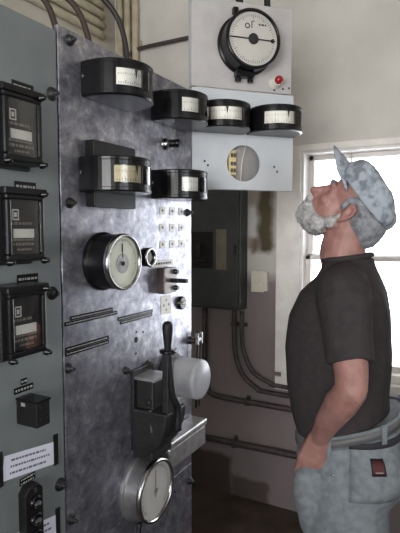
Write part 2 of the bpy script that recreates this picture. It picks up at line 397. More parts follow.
# switch plate
wp = thing('wall_switch', 'ivory square wall switch box right of the fuse box', 'switch', (-.178,Y1,1.31), WALLB)
MB().box(-.045,.045,-.055,.055,0,.035).build('back_box', M['ivory'], wp, .004)
f = MB().box(-.047,.03,-.06,.06,.035,.043).build('face_plate', M['ivory'], wp, .003)
t = MB(); t.cyl(.018,.043,.05,(-.01,0,0),24); t.build('rotary_dial', M['ivory'], f)
MB().box(-.014,-.004,-.012,.012,.05,.062).build('toggle', M['white_plastic'], f, .002)

# ---------------------------------------------------------------- the switchboard
gp = thing('switchboard_panel', 'grey-green painted steel switchboard panel at far left with three black relays', 'panel', (0,0,0), PANEL)
MB().box(.2,.8965,.0,2.064,-.012,0).build('plate', M['grey_enamel'], gp, .002)
MB().box(.2,.8965,.0,2.064,-.05,-.012).build('frame_angle', M['iron'], gp)
def bolt(parent, y, z, r=.011, m='iron'):
    b = MB(); b.lathe([(r*1.35,0),(r*1.35,.003),(r,.003),(r,.010),(r*.75,.013),(r*.45,.013),(r*.45,.020),(r*.3,.022)], (y,z,0), 12)
    return b.build('bolt', M[m], parent)
for y, z in ((.878,1.914),(.866,1.451),(.878,.978),(.30,1.914),(.30,1.451),(.30,.978)): bolt(gp, y, z, .012)
mp = thing('switchboard_panel', 'tall mottled bare-metal switchboard panel carrying the round meters and black edgewise meters', 'panel', (0,0,0), PANEL)
MB().box(.9015,1.538,.758,2.08,-.012,0).build('upper_plate', M['mottled'], mp, .002)
MB().box(.9015,1.538,.0,.7555,-.012,0).build('lower_plate', M['mottled'], mp, .002)
MB().box(.9015,1.534,.0,2.07,-.045,-.0125).build('frame_angle', M['iron'], mp)
for y, z in ((.94,2.055),(.932,1.666),(.915,1.259),(.914,.87),(1.508,1.66),(1.52,.695),(1.50,2.06)): bolt(mp, y, z, .010)
for y, z, r in ((1.201,1.274,.009),(1.203,1.297,.004),(1.238,1.291,.004),(1.200,1.233,.004),(1.43,1.20,.004),(1.42,.70,.004)):
    MB().lathe([(r,0),(r,.0006)], (y,z,0), 16).build('drilled_hole', M['hole'], mp)
for y, z in ((1.148,1.195),(1.262,1.187)): bolt(mp, y, z, .009)

# edgewise meters
def edgewise(label, loc, fr, a0, a1, card='card', block=False, W=.19, H=.088, s=.04, d=.095, seed=0):
    t = thing('edgewise_meter', label, 'meter', loc, fr, 'black edgewise meters')
    def arc(k, aa, bb, n=28):
        return [(k*W/2*math.cos(aa+(bb-aa)*i/n), s+ (k*d)*math.sin(aa+(bb-aa)*i/n)) for i in range(n+1)]
    b = MB(); b.prism([(W/2,0)]+arc(1,0,PI)+[(-W/2,0)], -H/2, H/2, 'y')
    cs = b.build('case', M['black'], t, .005, 3)
    for yy in (-H/2+.007, H/2-.007):     # pressed rim top and bottom
        b = MB(); b.prism([(W/2*1.012,.004)]+arc(1.012,0,PI)+[(-W/2*1.012,.004)], yy-.005, yy+.005, 'y'); b.build('rim_band', M['black'], cs, .002)
    aa, bb = math.radians(a0), math.radians(a1)
    def strip(k, aa, bb, y0, y1, m, name, par, n=20):
        p = arc(k, aa, bb, n); q = arc(k-.006, aa, bb, n)
        v = [(x,y,z) for (x,z) in p for y in (y0,y1)]+[(x,y,z) for (x,z) in q for y in (y0,y1)]
        o2 = 2*(n+1); fs = []
        for i in range(n):
            fs += [(2*i,2*i+1,2*i+3,2*i+2),(o2+2*i,o2+2*i+2,o2+2*i+3,o2+2*i+1),(2*i,2*i+2,o2+2*i+2,o2+2*i),(2*i+1,o2+2*i+1,o2+2*i+3,2*i+3)]
        fs += [(0,o2,o2+1,1),(2*n,2*n+1,o2+2*n+1,o2+2*n)]
        g = MB(); g._add(v, fs, 0, False); return g.build(name, M[m], par)
    c = strip(1.008, aa, bb, -.021, .019, card, 'scale_card', t)
    g = MB(); rnd = random.Random(seed); n = 16
    for i in range(1, n):
        a = aa+(bb-aa)*i/n; hh = .006 if i % 4 else .011
        x, z = 1.0135*W/2*math.cos(a), s+1.0135*d*math.sin(a)
        tx = Vector((-math.sin(a),0,math.cos(a)))*.0007
        for (y0, y1) in ((-.018,-.018+hh*.7),(.004,.004+hh*.5)):
            g._add([(x-tx.x,y0,z-tx.z),(x+tx.x,y0,z+tx.z),(x+tx.x,y1,z+tx.z),(x-tx.x,y1,z-tx.z)], [(0,1,2,3)])
    g.build('graduation_marks', M['mark'], c)
    a = aa+(bb-aa)*.45; x, z = 1.018*W/2*math.cos(a), s+1.018*d*math.sin(a); tx = Vector((-math.sin(a),0,math.cos(a)))*.0045
    MB()._add([(x-tx.x,.019,z-tx.z),(x+tx.x,.019,z+tx.z),(x+tx.x*.15,-.002,z+tx.z*.15),(x-tx.x*.15,-.002,z-tx.z*.15)], [(0,1,2,3)]).build('pointer', M['mark'], t)
    strip(1.03, aa-.02, bb+.02, -.0235, .0215, 'glass', 'window_glass', t)
    for sd in (-1, 1):   # terminal screws and index arrow on the flat sides
        g = MB(); g.cyl(.004,0,.004,(sd*W/2,.004,.012),10,'x') if sd > 0 else g.cyl(.004,-.004,0,(sd*W/2,.004,.012),10,'x')
        g.build('screw', M['chrome'], cs)
    if block:
        MB().box(-.068,.108,-.08,.088,0,.03).build('mounting_block', M['black_matte'], t, .003)
    return t
ZA, ZC2 = 1.974, 1.739
edgewise('black edgewise meter at the top left of the mottled panel', on_panel(1.071,ZA), PANEL, 88, 143, seed=1)
edgewise('black edgewise meter at the top right of the mottled panel, overlapping the white board', on_panel(1.379,ZA), PANEL, 70, 141, seed=2)
edgewise('black edgewise meter with yellowed scale on a taller square mounting block', on_panel(1.058,ZC2), PANEL, 78, 143, 'card_old', True, seed=3)
edgewise('black edgewise meter below the small screw socket, with no mounting block', on_panel(1.377,ZC2), PANEL, 70, 141, seed=4)

# round meter with cream dial
def round_meter(name, label, loc, fr, R, D, dial, rimm, bodym, cat='meter', group=None, flange=0.):
    t = thing(name, label, cat, loc, fr, group)
    b = MB(); 
    prof = [(R*1.06,0),(R*1.06,.010),(R*.985,.014),(R*.985,D-.012)]
    b.lathe(prof, n=56); b.build('case', M[bodym], t, .001)
    r = MB(); r.lathe([(R*.985,D-.013),(R*1.01,D-.010),(R*1.01,D-.002),(R*.97,D+.003),(R*.91,D+.002),(R*.90,D-.006)], n=56, caps=False); rim = r.build('bezel', M[rimm], t)
    g = MB(); g.lathe([(.0,D-.007),(R*.91,D-.007)], n=56); f = g.build('dial', M[dial], t)
    k = MB(); k.lathe([(0,D-.0005),(R*.905,D-.0005)], n=48); k.build('dial_glass', M['cover_glass'], t)
    return t, f, D-.007
def ticks(f, z, r0, r1, a0, a1, n, w=.0008, m='mark'):
    g = MB()
    for i in range(n+1):
        a = math.radians(a0+(a1-a0)*i/n); q = r0 if i % 5 else r0-(r1-r0)*.8
        c, s = math.cos(a), math.sin(a)
        g._add([(q*c-w*s,q*s+w*c,z+.0006),(q*c+w*s,q*s-w*c,z+.0006),(r1*c+w*s,r1*s-w*c,z+.0006),(r1*c-w*s,r1*s+w*c,z+.0006)], [(0,1,2,3)])
    g.build('graduation_marks', M[m], f)
t, f, z = round_meter('round_meter', 'round black drum meter with cream dial and chrome rim on the mottled panel', on_panel(1.05,1.517), PANEL, .0735, .076, 'cream', 'chrome', 'black')
ticks(f, z, .055, .06, -40, 220, 40)
g = MB(); g.lathe([(.026,z+.0008),(.026,z+.0016)], (-.002,-.004,0), 28); g.build('centre_plate', M['steel'], f)
g = MB(); g.box(-.003,-.0012,.012,.048,z+.0018,z+.0026); g.box(-.0065,-.005,.026,.048,z+.0018,z+.0026); g.lathe([(.006,z+.0018),(.006,z+.004)],(-.002,-.004,0),16); g.build('pointer', M['mark'], f)

# lens / lamp hood beside it
t = thing('indicator_lamp', 'short black-hooded lens lamp close beside the round cream-dial meter', 'lamp', on_panel(1.192,1.522), PANEL)
MB().lathe([(.017,0),(.017,.03),(.021,.034),(.027,.038),(.0275,.06),(.022,.062),(.021,.05),(.0,.048)], n=32).build('hood', M['black'], t)
MB().lathe([(.0275,.0585),(.0285,.06),(.0265,.0635),(.0215,.0635),(.0205,.059)], n=32, caps=False).build('rim', M['chrome'], t)
MB().lathe([(0,.053),(.0205,.051)], n=24).build('lens', M['white_dial'], t)
b = MB(); b.tube([(-.022,.02,.02),(-.034,.034,.012),(-.04,.03,0)], .003, 8); b.tube([(-.018,-.02,.02),(-.026,-.042,.014),(-.03,-.046,0)], .003, 8); b.cyl(.006,0,.014,(-.03,-.046,0),12)
b.build('lead_wire', M['steel'], t)

# screw socket high on the panel
t = thing('socket', 'small chrome and black screw socket between the upper edgewise meters', 'socket', on_panel(1.368,1.872), PANEL)
MB().lathe([(.019,0),(.019,.004),(.014,.006),(.0135,.022),(.016,.024)], n=24).build('collar', M['chrome'], t)
MB().lathe([(.0125,.02),(.0125,.05),(.0105,.054),(.006,.055)], n=24).build('knob', M['black'], t)

# 3 x 3 little white plates
for i in range(3):
    for j in range(3):
        b = MB(); b.box(-.014,.014,-.0125,.0125,0,.0016); b.lathe([(.0035,.0016),(.0035,.003)], n=10, mi=1)
        o = b.build('indicator_plate', [M['white_plastic'], M['mark']]); o.matrix_world = Matrix.Translation(on_panel(1.348+.059*i,1.662-.054*j)) @ PANEL.to_4x4()
        tag(o, 'small white square plate in the grid of nine, %s row, %s' % (('top','middle','bottom')[j], ('left','centre','right')[i]), 'plate', 'small white square plates on the mottled panel')
def plate(name, label, y, z, w, h, m, ink, rows, fr=PANEL, loc=None, roll=0., group=None, cat='nameplate', seed=0, t=.0016, margin=.06, hh=None):
    o = thing(name, label, cat, loc or on_panel(y,z), fr, group, roll)
    MB().box(-w/2,w/2,-h/2,h/2,0,t).build('plate', M[m], o, .0004, 1)
    g = MB(); rh = h/rows
    for r in range(rows):
        k = hh or rh*.34
        g.dashes(-w/2+w*margin, w/2-w*margin*(1+(r%2)*.8), h/2-rh*(r+.5), k, t, 0, seed*7+r)
    g.build('printed_text', M[ink], o)
    return o
plate('nameplate', 'white printed nameplate strip just above the brown switch block', 1.348, 1.494, .125, .02, 'white_plastic', 'mark', 1, seed=1)
# stepped embossed strips
def strips(label, rows, seed):
    o = thing('embossed_label', label, 'label', on_panel(*rows[0][4]), PANEL, 'black embossed labels')
    for k, (x0, x1, y0, y1, _) in enumerate(rows):
        s_ = MB().box(x0,x1,y0,y1,0,.0012).build('tape', M['black'], o)
        MB().dashes(x0+.005,x1-.004,(y0+y1)/2,(y1-y0)*.3,.0012,0,seed+k).build('printed_text', M['engrave'], s_)
    return o
c = (1.0,1.375)
strips('two-line black embossed label under the round meter, upper left of three labels', [(-.075,.092,.001,.0115,c),(-.095,.112,-.0105,0,c)], 11)
c = (1.2,1.343)
strips('two-line black embossed label left of the white four-dot plate', [(-.085,.09,.001,.0115,c),(-.075,.088,-.0105,0,c)], 21)
c = (.985,1.30)
strips('two-line black embossed label lowest of three, beside the panel seam', [(-.08,.088,.001,.0115,c),(-.08,.088,-.0105,0,c)], 31)

# brown switch block with lever
t = thing('lever_switch', 'brown switch block with a black lever at the right edge of the mottled panel', 'switch', on_panel(1.352,1.44), PANEL)
MB().box(-.036,.036,-.041,.041,0,.024).build('block', M['brown'], t, .002)
MB().box(-.036,.036,-.041,.041,.0242,.03).build('face_plate', M['brown_face'], t, .002)
b = MB(); b.box(-.009,.009,-.0065,.0065,.03,.062); b.box(-.006,.012,-.0065,.0065,.05,.088); b.build('lever', M['black_matte'], t, .003)
for yy in (-.026,.026): 
    MB().lathe([(.0085,.03),(.0085,.036),(.006,.038),(.006,.043)], (.024,yy,0), 14).build('terminal_knob', M['black'], t)
# four-dot plate, rotary knob
o = MB(); o.box(-.03,.03,-.03,.03,0,.0016)
for dx, dy in ((0,.016),(0,-.016),(-.015,0),(.015,0)): o.lathe([(.0045,.0016),(.0045,.0022)], (dx,dy,0), 12, mi=1)
o = o.build('four_dot_plate', [M['white_plastic'], M['engrave']]); o.matrix_world = Matrix.Translation(on_panel(1.368,1.357)) @ PANEL.to_4x4(); tag(o, 'white square plate with four grey dots in a diamond', 'plate')
t = thing('rotary_knob', 'small round black rotary knob near the panel edge below the brown switch', 'knob', on_panel(1.46,1.352), PANEL)
MB().lathe([(.023,0),(.023,.010),(.020,.013)], n=28).build('dial', M['black'], t)
MB().lathe([(.006,.012),(.006,.020),(.004,.022)], n=16).build('hub', M['white_plastic'], t)
MB().box(-.02,-.008,-.002,.002,.013,.0145).build('pointer', M['white_plastic'], t)

# small terminal bracket with a hanging rod on the edge
t = thing('terminal_bracket', 'little metal terminal bracket with a hanging rod at the panel right edge', 'bracket', on_panel(1.522,1.21), PANEL)
MB().lathe([(.014,0),(.014,.008),(.009,.01),(.009,.03)], n=16).build('stud', M['iron'], t)
b = MB(); b.box(-.004,.052,-.006,.006,.018,.026); b.box(.014,.02,-.018,.024,.016,.028); b.box(.044,.05,-.018,.024,.016,.028); b.build('fork', M['steel'], t, .001)
b = MB(); b.tube([(.022,-.016,.022),(.022,-.25,.015)], .004, 8); b.tube([(.044,-.016,.022),(.044,-.25,.015)], .003, 8); b.build('rod', M['iron'], t)

# hand-operated breaker lever
t = thing('breaker_lever', 'black hand-operated breaker mechanism with tall upright grip', 'switch', on_panel(1.22,1.05), PANEL)
MB().box(-.05,.06,-.10,.14,0,.012).build('back_plate', M['iron'], t, .003)
h = MB().box(-.04,.035,-.02,.115,.012,.075).build('housing', M['iron'], t, .006)
MB().box(-.046,.041,.112,.122,.01,.082).build('housing_cap', M['steel'], h, .002)
q = [(.012,.03)]+[(.012+.118*math.cos(a),.03-.15*math.sin(a)) for a in [PI/2*i/14 for i in range(15)]]
b = MB(); b.prism([(y_, x_) for x_, y_ in q], -.058, .055, 'x'); b.build('quadrant', M['iron'], t, .006)
MB().box(-.056,.05,-.118,.0,.012,.082).build('lower_case', M['iron'], t, .006)
lv = MB(); lv.tube(smooth_path([(.012,-.04,.125),(.008,.03,.128),(-.024,.08,.128),(-.034,.15,.125),(-.036,.21,.122)],5), .012, 10); lv.box(-.052,-.018,.03,.205,.112,.132)
lever = lv.build('lever_arm', M['iron'], t, .003)
MB().lathe([(.0,.204),(.024,.204),(.024,.211),(.0,.211)], (-.036,0,.122), 24, 'y').build('guard', M['black'], lever)
MB().lathe([(.010,.211),(.0105,.225),(.0135,.25),(.0155,.275),(.0145,.285),(.009,.292),(0,.294)], (-.036,0,.122), 24, 'y').build('grip', M['black_matte'], lever)
b = MB(); b.tube([(.03,-.02,.1),(.045,.01,.08),(.05,.05,.05),(.045,.07,.012)], .004, 8); b.build('link_rod', M['steel'], t)
MB().tube([(-.05,.03,.07),(-.055,-.03,.08)], .005, 8).build('link_rod', M['steel'], t)
for yy in (.05,-.06): MB().lathe([(.009,0),(.009,.006),(.005,.008)], (.0,0,0), 12).build('rivet', M['iron'], t).matrix_local = Matrix.Translation((-.041,yy,.06)) @ Matrix.Rotation(-PI/2,4,'Y')

# frosted cylindrical cover
t = thing('glass_cover_meter', 'frosted white cylindrical glass cover sticking out right of the breaker lever', 'meter', on_panel(1.385,1.122), PANEL)
MB().lathe([(.075,0),(.075,.012),(.068,.016)], n=48).build('base_ring', M['iron'], t)
MB().lathe([(.064,.014),(.064,.114),(.062,.122),(.055,.127),(.0,.128)], n=48).build('cover', M['frost'], t)
MB().lathe([(.04,.014),(.04,.07),(.02,.075),(.02,.095),(.0,.097)], n=24).build('mechanism', M['iron'], t)
MB().lathe([(.0655,.03),(.0665,.032),(.0665,.04),(.0655,.042)], n=48, caps=False).build('clamp_band', M['steel'], t)
# metal cover box
t = thing('terminal_box', 'dull silver rounded metal box below the frosted cover', 'electrical box', on_panel(1.41,.885), PANEL)
MB().box(-.118,.122,-.043,.03,0,.062).build('body', M['steel'], t, .008, 3)
MB().box(-.121,.125,.028,.05,0,.067).build('lid', M['steel'], t, .007, 3)
MB().lathe([(.006,0),(.006,.01),(.009,.012),(.009,.018)], n=12).build('knob', M['iron'], t).matrix_local = Matrix.Translation((.122,0,.04)) @ Matrix.Rotation(PI/2,4,'Y')
plate('nameplate', 'plain silver nameplate between frosted cover and silver box', 1.44, 1.0, .15, .045, 'steel', 'engrave', 2, seed=5)
b = MB(); b.tube(smooth_path([(0,1.29,.98),(.03,1.30,.975),(.05,1.305,.955),(.045,1.31,.935)]), .004, 8); b.tube(smooth_path([(0,1.33,.985),(.03,1.335,.98),(.04,1.335,.95),(.035,1.335,.935)]), .004, 8)
tag(b.build('hook_wire', M['iron']), 'pair of bent dark wires entering the silver box top', 'wire')
# big lower gauge
t, f, z = round_meter('round_gauge', 'large round steel-cased gauge with white dial at the bottom of the mottled panel', on_panel(1.209,.822), PANEL, .093, .067, 'white_dial', 'chrome', 'dark_steel', 'gauge')
ticks(f, z, .07, .076, -45, 225, 50)
g = MB(); g.lathe([(.007,z+.001),(.007,z+.004)], n=16); g.prism([(-.003,-.02),(.003,-.02),(.001,.062),(-.001,.062)], z+.0012, z+.002); o = g.build('pointer', M['steel'], f)
g = MB(); g.tube(smooth_path([(-.04,-.09,.03),(-.05,-.14,.028),(-.045,-.2,.02),(-.04,-.3,.01),(-.04,-.5,.01)]), .008, 10); g.build('tube', M['iron'], t)

# relays on the grey panel
def relay(label, z, seed):
    t = thing('relay', label, 'relay', on_panel(.738,z), PANEL, 'glass-fronted black relays')
    t.scale = (.94,.93,1)
    MB().box(-.072,.064,-.088,.084,0,.014).build('base', M['black_matte'], t, .004)
    b = MB().box(-.062,.06,-.08,.076,.014,.046); b.build('case', M['black_matte'], t, .003)
    MB().box(-.058,.062,.068,.084,.01,.064).build('top_flange', M['black'], t, .003)
    cv = MB(); cv.box(-.052,.054,-.076,-.062,.04,.06); cv.box(-.052,.054,.058,.07,.04,.06); cv.box(-.052,-.038,-.062,.058,.04,.06); cv.box(.043,.054,-.062,.058,.04,.06)
    cv = cv.build('cover_frame', M['black'], t, .003)
    MB().box(-.038,.043,-.062,.058,.0462,.0475).build('dial_plate', M['relay_in'], t)
    g = MB(); q = .0478
    g.box(-.026,-.008,.034,.037,q,q+.0008); g.box(-.026,-.008,.013,.016,q,q+.0008); g.box(-.026,-.0232,.013,.037,q,q+.0008); g.box(-.0108,-.008,.013,.037,q,q+.0008); g.box(-.0205,-.0135,.020,.030,q,q+.0006)
    g.build('emblem', M['card'], t)
    MB().box(-.026,.032,-.026,-.006,q,q+.003).build('register_plate', M['card'], t)
    g = MB(); g.dashes(-.034,.028,.006,.006,q,0,seed); g.dashes(-.036,.036,-.030,.0045,q,0,seed+1); g.dashes(-.036,.038,-.040,.006,q,0,seed+2); g.dashes(-.014,.026,-.052,.0045,q,0,seed+3)
    g.build('printed_text', M['print_cream'], t)
    MB().box(-.038,.043,-.062,.058,.0555,.057).build('glass', M['cover_glass'], t)
    for x, y in ((.05,.072),(.05,-.078),(-.048,-.078)):
        MB().lathe([(.008,.058),(.008,.064),(.005,.066),(.005,.074),(.002,.075)], (x,y,0), 14).build('thumb_nut', M['black'], t)
    return t
relay('glass-fronted black relay, topmost of three on the grey panel', 1.809, 3)
relay('glass-fronted black relay, middle of three on the grey panel', 1.608, 13)
relay('glass-fronted black relay, lowest of three on the grey panel', 1.408, 23)
for z, s in ((1.916,'topmost'),(1.703,'middle'),(1.500,'lowest')):
    plate('nameplate', 'small black nameplate fixed above the %s relay' % s, .793, z-.008, .06, .021, 'black', 'engrave', 1, seed=int(z*10), group='black relay nameplates', hh=.005)
# control switch
plate('nameplate', 'tiny square black tag above the black cube switch', .775, 1.264, .018, .013, 'black', 'engrave', 1, seed=3, hh=.005)
plate('nameplate', 'black rectangular nameplate right over the black cube switch', .774, 1.2475, .054, .014, 'black', 'engrave', 1, seed=4, hh=.005)
t = thing('control_switch', 'black cube-shaped control switch on the grey panel above the white paper sign', 'switch', on_panel(.7715,1.205), PANEL)
MB().box(-.0195,.0195,-.031,.025,0,.062).build('body', M['black_matte'], t, .002)
MB().box(-.021,.021,.023,.028,0,.064).build('lid', M['black'], t, .001)
g = MB(); g.box(-.0003,.0003,-.004,.004,-.006,.006); o = g.build('side_tag', M['engrave'], t); o.location = (-.0196,.016,.022)
for x, y in ((-.008,.012),(.008,.012),(-.008,-.014),(.008,-.014)): MB().lathe([(.003,.062),(.003,.0635)], (x,y,0), 10).build('screw', M['iron'], t)
# white sign and holders
def sign(label, y, z, w, h, roll, seed, rows=3):
    o = thing('paper_sign', label, 'sign', on_panel(y,z), PANEL, 'white paper signs', roll)
    MB().box(-w/2,w/2,-h/2,h/2,0,.001).build('paper', M['paper'], o)
    g = MB()
    for r in range(rows): g.dashes(-w/2+.02, w/2-.03+(.012 if r == 1 else 0), h/2-h*(r+.9)/(rows+.8), h*.085, .001, 0, seed+r)
    g.build('printed_text', M['ink'], o); return o
sign('white paper sign with three printed lines on the grey panel', .789, 1.076, .156, .054, math.radians(-9), 41)
sign('white paper sign lower down, cut off by the bottom of the picture', .79, .893, .156, .054, math.radians(-9), 51)
for y, z, s in ((.704,1.09,'left end of the upper paper sign'),(.866,1.071,'right end of the upper paper sign'),(.868,.885,'right end of the lower paper sign'),(.712,.905,'left end of the lower paper sign')):
    o = MB().box(-.0065,.0065,-.038,.038,0,.003).build('sign_clip', M['black_matte']); o.matrix_world = Matrix.Translation(on_panel(y,z)) @ PANEL.to_4x4(); tag(o, 'thin upright black strip at the '+s, 'clip', 'black sign holder strips')
# terminal block low on the grey panel
plate('nameplate', 'black nameplate right over the three-gang block under the paper sign', .778, 1.0375, .045, .017, 'black', 'engrave', 2, seed=8, hh=.004)
t = thing('terminal_block', 'black three-gang terminal block low on the grey panel under the paper sign', 'terminal block', on_panel(.776,.955), PANEL)
b = MB(); b.prism([(-.026,-.068),(-.02,-.075),(.02,-.075),(.026,-.068),(.026,.06),(.014,.074),(-.014,.074),(-.026,.06)], 0, .024); b.build('body', M['black_matte'], t, .003)
for k, y in enumerate((.035,-.005,-.045)):
    b = MB(); b.lathe([(.016,.024),(.016,.032),(.011,.034),(.011,.030),(.0,.030)], (0,y,0), 20); g = b.build('gang', M['black'], t)
    MB().box(-.008,.008,y-.002,y+.002,.030,.037).build('contact', M['steel'], g)
MB().lathe([(.005,.024),(.005,.028)], (0,.064,0), 12).build('screw', M['chrome'], t)

# ---------------------------------------------------------------- the swinging synchroscope board
bd = thing('swing_board', 'white swinging instrument board hinged to the panel end carrying the round synchroscope', 'panel', (0,0,0), BOARD)
bd.matrix_world = Matrix.Translation(HINGE+Vector((0,0,0))) @ BOARD.to_4x4()
MB().box(.0,.384,2.098,2.40,-.006,0).build('upper_plate', M['board_top'], bd, .0015)
# lower plate with a round opening
HC, HR = (.1965,1.84), .0645
def holed_plate(x0,x1,y0,y1,c,r,z0,z1,n=64):
    bm = MB(); ring, outer = [], []
    for i in range(n):
        a = 2*PI*i/n; dx, dy = math.cos(a), math.sin(a); ring.append((c[0]+r*dx,c[1]+r*dy))
        ts = [((x1-c[0])/dx if dx > 1e-9 else (x0-c[0])/dx if dx < -1e-9 else 9e9), ((y1-c[1])/dy if dy > 1e-9 else (y0-c[1])/dy if dy < -1e-9 else 9e9)]
        k = min(ts); outer.append((c[0]+dx*k,c[1]+dy*k))
    # snap the nearest samples to the corners
    for cx in (x0,x1):
        for cy in (y0,y1):
            j = min(range(n), key=lambda i: (outer[i][0]-cx)**2+(outer[i][1]-cy)**2); outer[j] = (cx,cy)
    v = [(p[0],p[1],z) for z in (z0,z1) for L_ in (ring,outer) for p in L_]; fs = []
    for i in range(n):
        j = (i+1)%n
        fs += [(i,j,n+j,n+i),(2*n+i,3*n+i,3*n+j,2*n+j),(i,2*n+i,2*n+j,j),(n+i,n+j,3*n+j,3*n+i)]
    bm._add(v, fs); return bm
holed_plate(.002,.394,1.746,2.094,HC,HR,-.006,0).build('lower_plate', M['board_low'], bd)
b = MB(); b.box(.375,.394,1.746,2.094,-.035,-.0062); b.box(.002,.394,1.746,1.76,-.035,-.0062); b.box(.002,.02,1.76,2.094,-.035,-.0062); b.box(.365,.384,2.098,2.4,-.035,-.0062); b.box(0,.384,2.386,2.4,-.035,-.0062); b.box(0,.02,2.098,2.386,-.035,-.0062); b.build('back_flange', M['board_low'], bd)
g = MB(); g.lathe([(0,-.0215),(HR*1.15,-.0215),(HR*1.15,-.0245),(0,-.0245)], (HC[0],HC[1],0), 40); g.build('backing_disc', M['grey_disc'], bd)
for x, y in ((.318,1.832),(.33,1.815),(.048,1.842),(.06,1.828),(.35,2.115),(.315,2.108),(.375,2.12)):
    MB().lathe([(.004,0),(.004,.0006)], (x,y,0), 10).build('drilled_hole', M['hole'], bd)
br = MB(); br.tube([(.19,2.39,-.03),(.19,2.62,-.05),(.19,3.34,-.08)], .014, 10); br.tube([(.30,2.39,-.03),(.30,2.6,-.05),(.30,3.34,-.08)], .012, 10); br.build('hanger_rod', M['iron'], bd)
# terminal strip inside the opening
t = thing('terminal_strip', 'yellowed terminal strip showing in the left of the round opening in the white board', 'terminal strip', on_board(HC[0]-.036,HC[1],-.0214), BOARD)
b = MB(); b.prism([(-.018,-.038),(.010,-.044),(.010,.046),(-.004,.046),(-.018,.034)], 0, .0155); b.build('body', M['terminal'], t, .001)
for y in (.028,-.002,-.026):
    b = MB(); b.box(-.012,-.003,y-.007,y+.007,.0155,.017); b.box(-.001,.008,y-.007,y+.007,.0155,.017); b.build('contact', M['brown'], t)
b = MB(); b.tube([(HC[0]-.012,HC[1]-HR-.002,.001),(HC[0]-.008,HC[1],.001),(HC[0]+.008,HC[1]+HR+.002,.001)], .0015, 6); o = b.build('tie_wire', M['white_plastic']); o.matrix_world = bd.matrix_world.copy(); tag(o, 'thin pale wire stretched across the round opening of the white board', 'wire')

edgewise('black edgewise meter on the left half of the white swinging board', on_board(.1,1.984,0), BOARD, 62, 150, seed=5)
edgewise('black edgewise meter on the right half of the white swinging board, near the window', on_board(.3,1.984,0), BOARD, 48, 138, seed=6)

t, f, z = round_meter('synchroscope', 'large round black synchroscope with pale dial on the white board', on_board(.2,2.252), BOARD, .100, .075, 'white_dial', 'black', 'black')
ticks(f, z, .074, .081, 0, 354, 59)
g = MB(); g.lathe([(.018,z+.0012),(.018,z+.006),(.014,z+.008)], n=24); g.prism([(-.086,-.0022),(.082,-.0022),(.082,.0022),(-.086,.0022)], z+.0012, z+.003); g.lathe([(.007,z+.0012),(.007,z+.003)], (.072,0,0), 12); g.build('pointer', M['mark'], f)
g = MB(); g.lathe([(.009,z+.0008),(.009,z+.0014),(.006,z+.0014),(.006,z+.0008)], (-.022,.042,0), 16, caps=False); g.tube([(-.005,.036,z+.001),(-.006,.058,z+.001),(.004,.06,z+.001)], .0015, 6); g.dashes(.02,.05,.05,.006,z+.0006,0,4); g.build('printed_text', M['mark'], f)
for x in (-.035,.012):
    g = MB(); g.cyl(.007,-.128,-.088,(x,0,.018),12,'y'); g.lathe([(.011,-.131),(.011,-.121)], (x,0,.018), 12, 'y'); g.build('terminal_stud', M['black'], t)
g = MB(); g.box(-.045,.022,-.116,-.084,.004,.032); g.build('terminal_lug', M['black'], t, .002)
g = MB(); g.box(-.052,-.034,.10,.122,.0,.02); g.build('mounting_lug', M['black'], t, .002)
t = thing('indicator_lamp', 'red indicator lamp in a white holder below the round synchroscope', 'lamp', on_board(.316,2.135), BOARD)
MB().lathe([(.024,0),(.024,.006),(.018,.010),(.0165,.03)], n=28).build('holder', M['white_plastic'], t)
MB().lathe([(.0145,.028),(.0145,.04),(.011,.047),(.0,.05)], n=28).build('lens', M['red'], t)

# ---------------------------------------------------------------- the man
def blob(mb, voxel, smooth=8, factor=.5, disp=None):
    me = mb.mesh('tmp', fix=True); o = bpy.data.objects.new('tmp', me); C.objects.link(o)
    r = o.modifiers.new('r','REMESH'); r.mode = 'VOXEL'; r.voxel_size = voxel; r.use_smooth_shade = True
    if smooth:
        s = o.modifiers.new('s','SMOOTH'); s.iterations = smooth; s.factor = factor
    dg = bpy.context.evaluated_depsgraph_get(); out = bpy.data.meshes.new_from_object(o.evaluated_get(dg))
    bpy.data.objects.remove(o); bpy.data.meshes.remove(me)
    if disp:
        nrm = [v.normal.copy() for v in out.vertices]
        for v, n in zip(out.vertices, nrm): v.co += n*disp(v.co)
    for p in out.polygons: p.use_smooth = True
    return out

MAN_ROT = math.radians(186.3)
man = tag(bpy.data.objects.new('person', None), 'man in grey cap, dark T-shirt and pale jeans gazing up, hand in pocket', 'person')
C.objects.link(man); man.location = (.507,1.568,0); man.rotation_euler = (0,0,MAN_ROT)
HO = Vector((-.03,0,1.653)); HP = math.radians(45)
HR3 = Matrix.Rotation(-HP, 3, 'Y')
def hd(x, y, z): return HO + HR3 @ Vector((x,y,z))

def hand(mb, W, K, side):
    """palm from wrist W to knuckles K, fingers straight on down into the pocket"""
    W, K = Vector(W), Vector(K); dn = (K-W).normalized(); out = Vector((0,side,0)); fw = out.cross(dn)*side
    fw = (fw if fw.x > 0 else -fw).normalized(); out = fw.cross(dn).normalized()
    if out.y*side < 0: out = -out
    for k, (off, ln, r) in enumerate(((.030,.070,.0088),(.010,.080,.0092),(-.010,.074,.0088),(-.029,.058,.0078))):
        a = W+fw*off*.6+dn*.01; kn = K+fw*off-dn*(.004*abs(k-1))
        mb.capsule(a, kn, .015, r+.003)
        m1 = kn+dn*ln*.42-out*.004; m2 = m1+dn*ln*.33-out*.008; m3 = m2+dn*ln*.25-out*.008
        mb.chain([(*kn,r+.002),(*m1,r+.0005),(*m2,r),(*m3,r-.001)])
    t0 = W+fw*.014+dn*.02-out*.006; t1 = t0+fw*.016+dn*.034-out*.008; t2 = t1+fw*.003+dn*.03-out*.01; t3 = t2+dn*.022-out*.006
    mb.chain([(*t0,.014),(*t1,.0125),(*t2,.0105),(*t3,.009)])

b = MB()
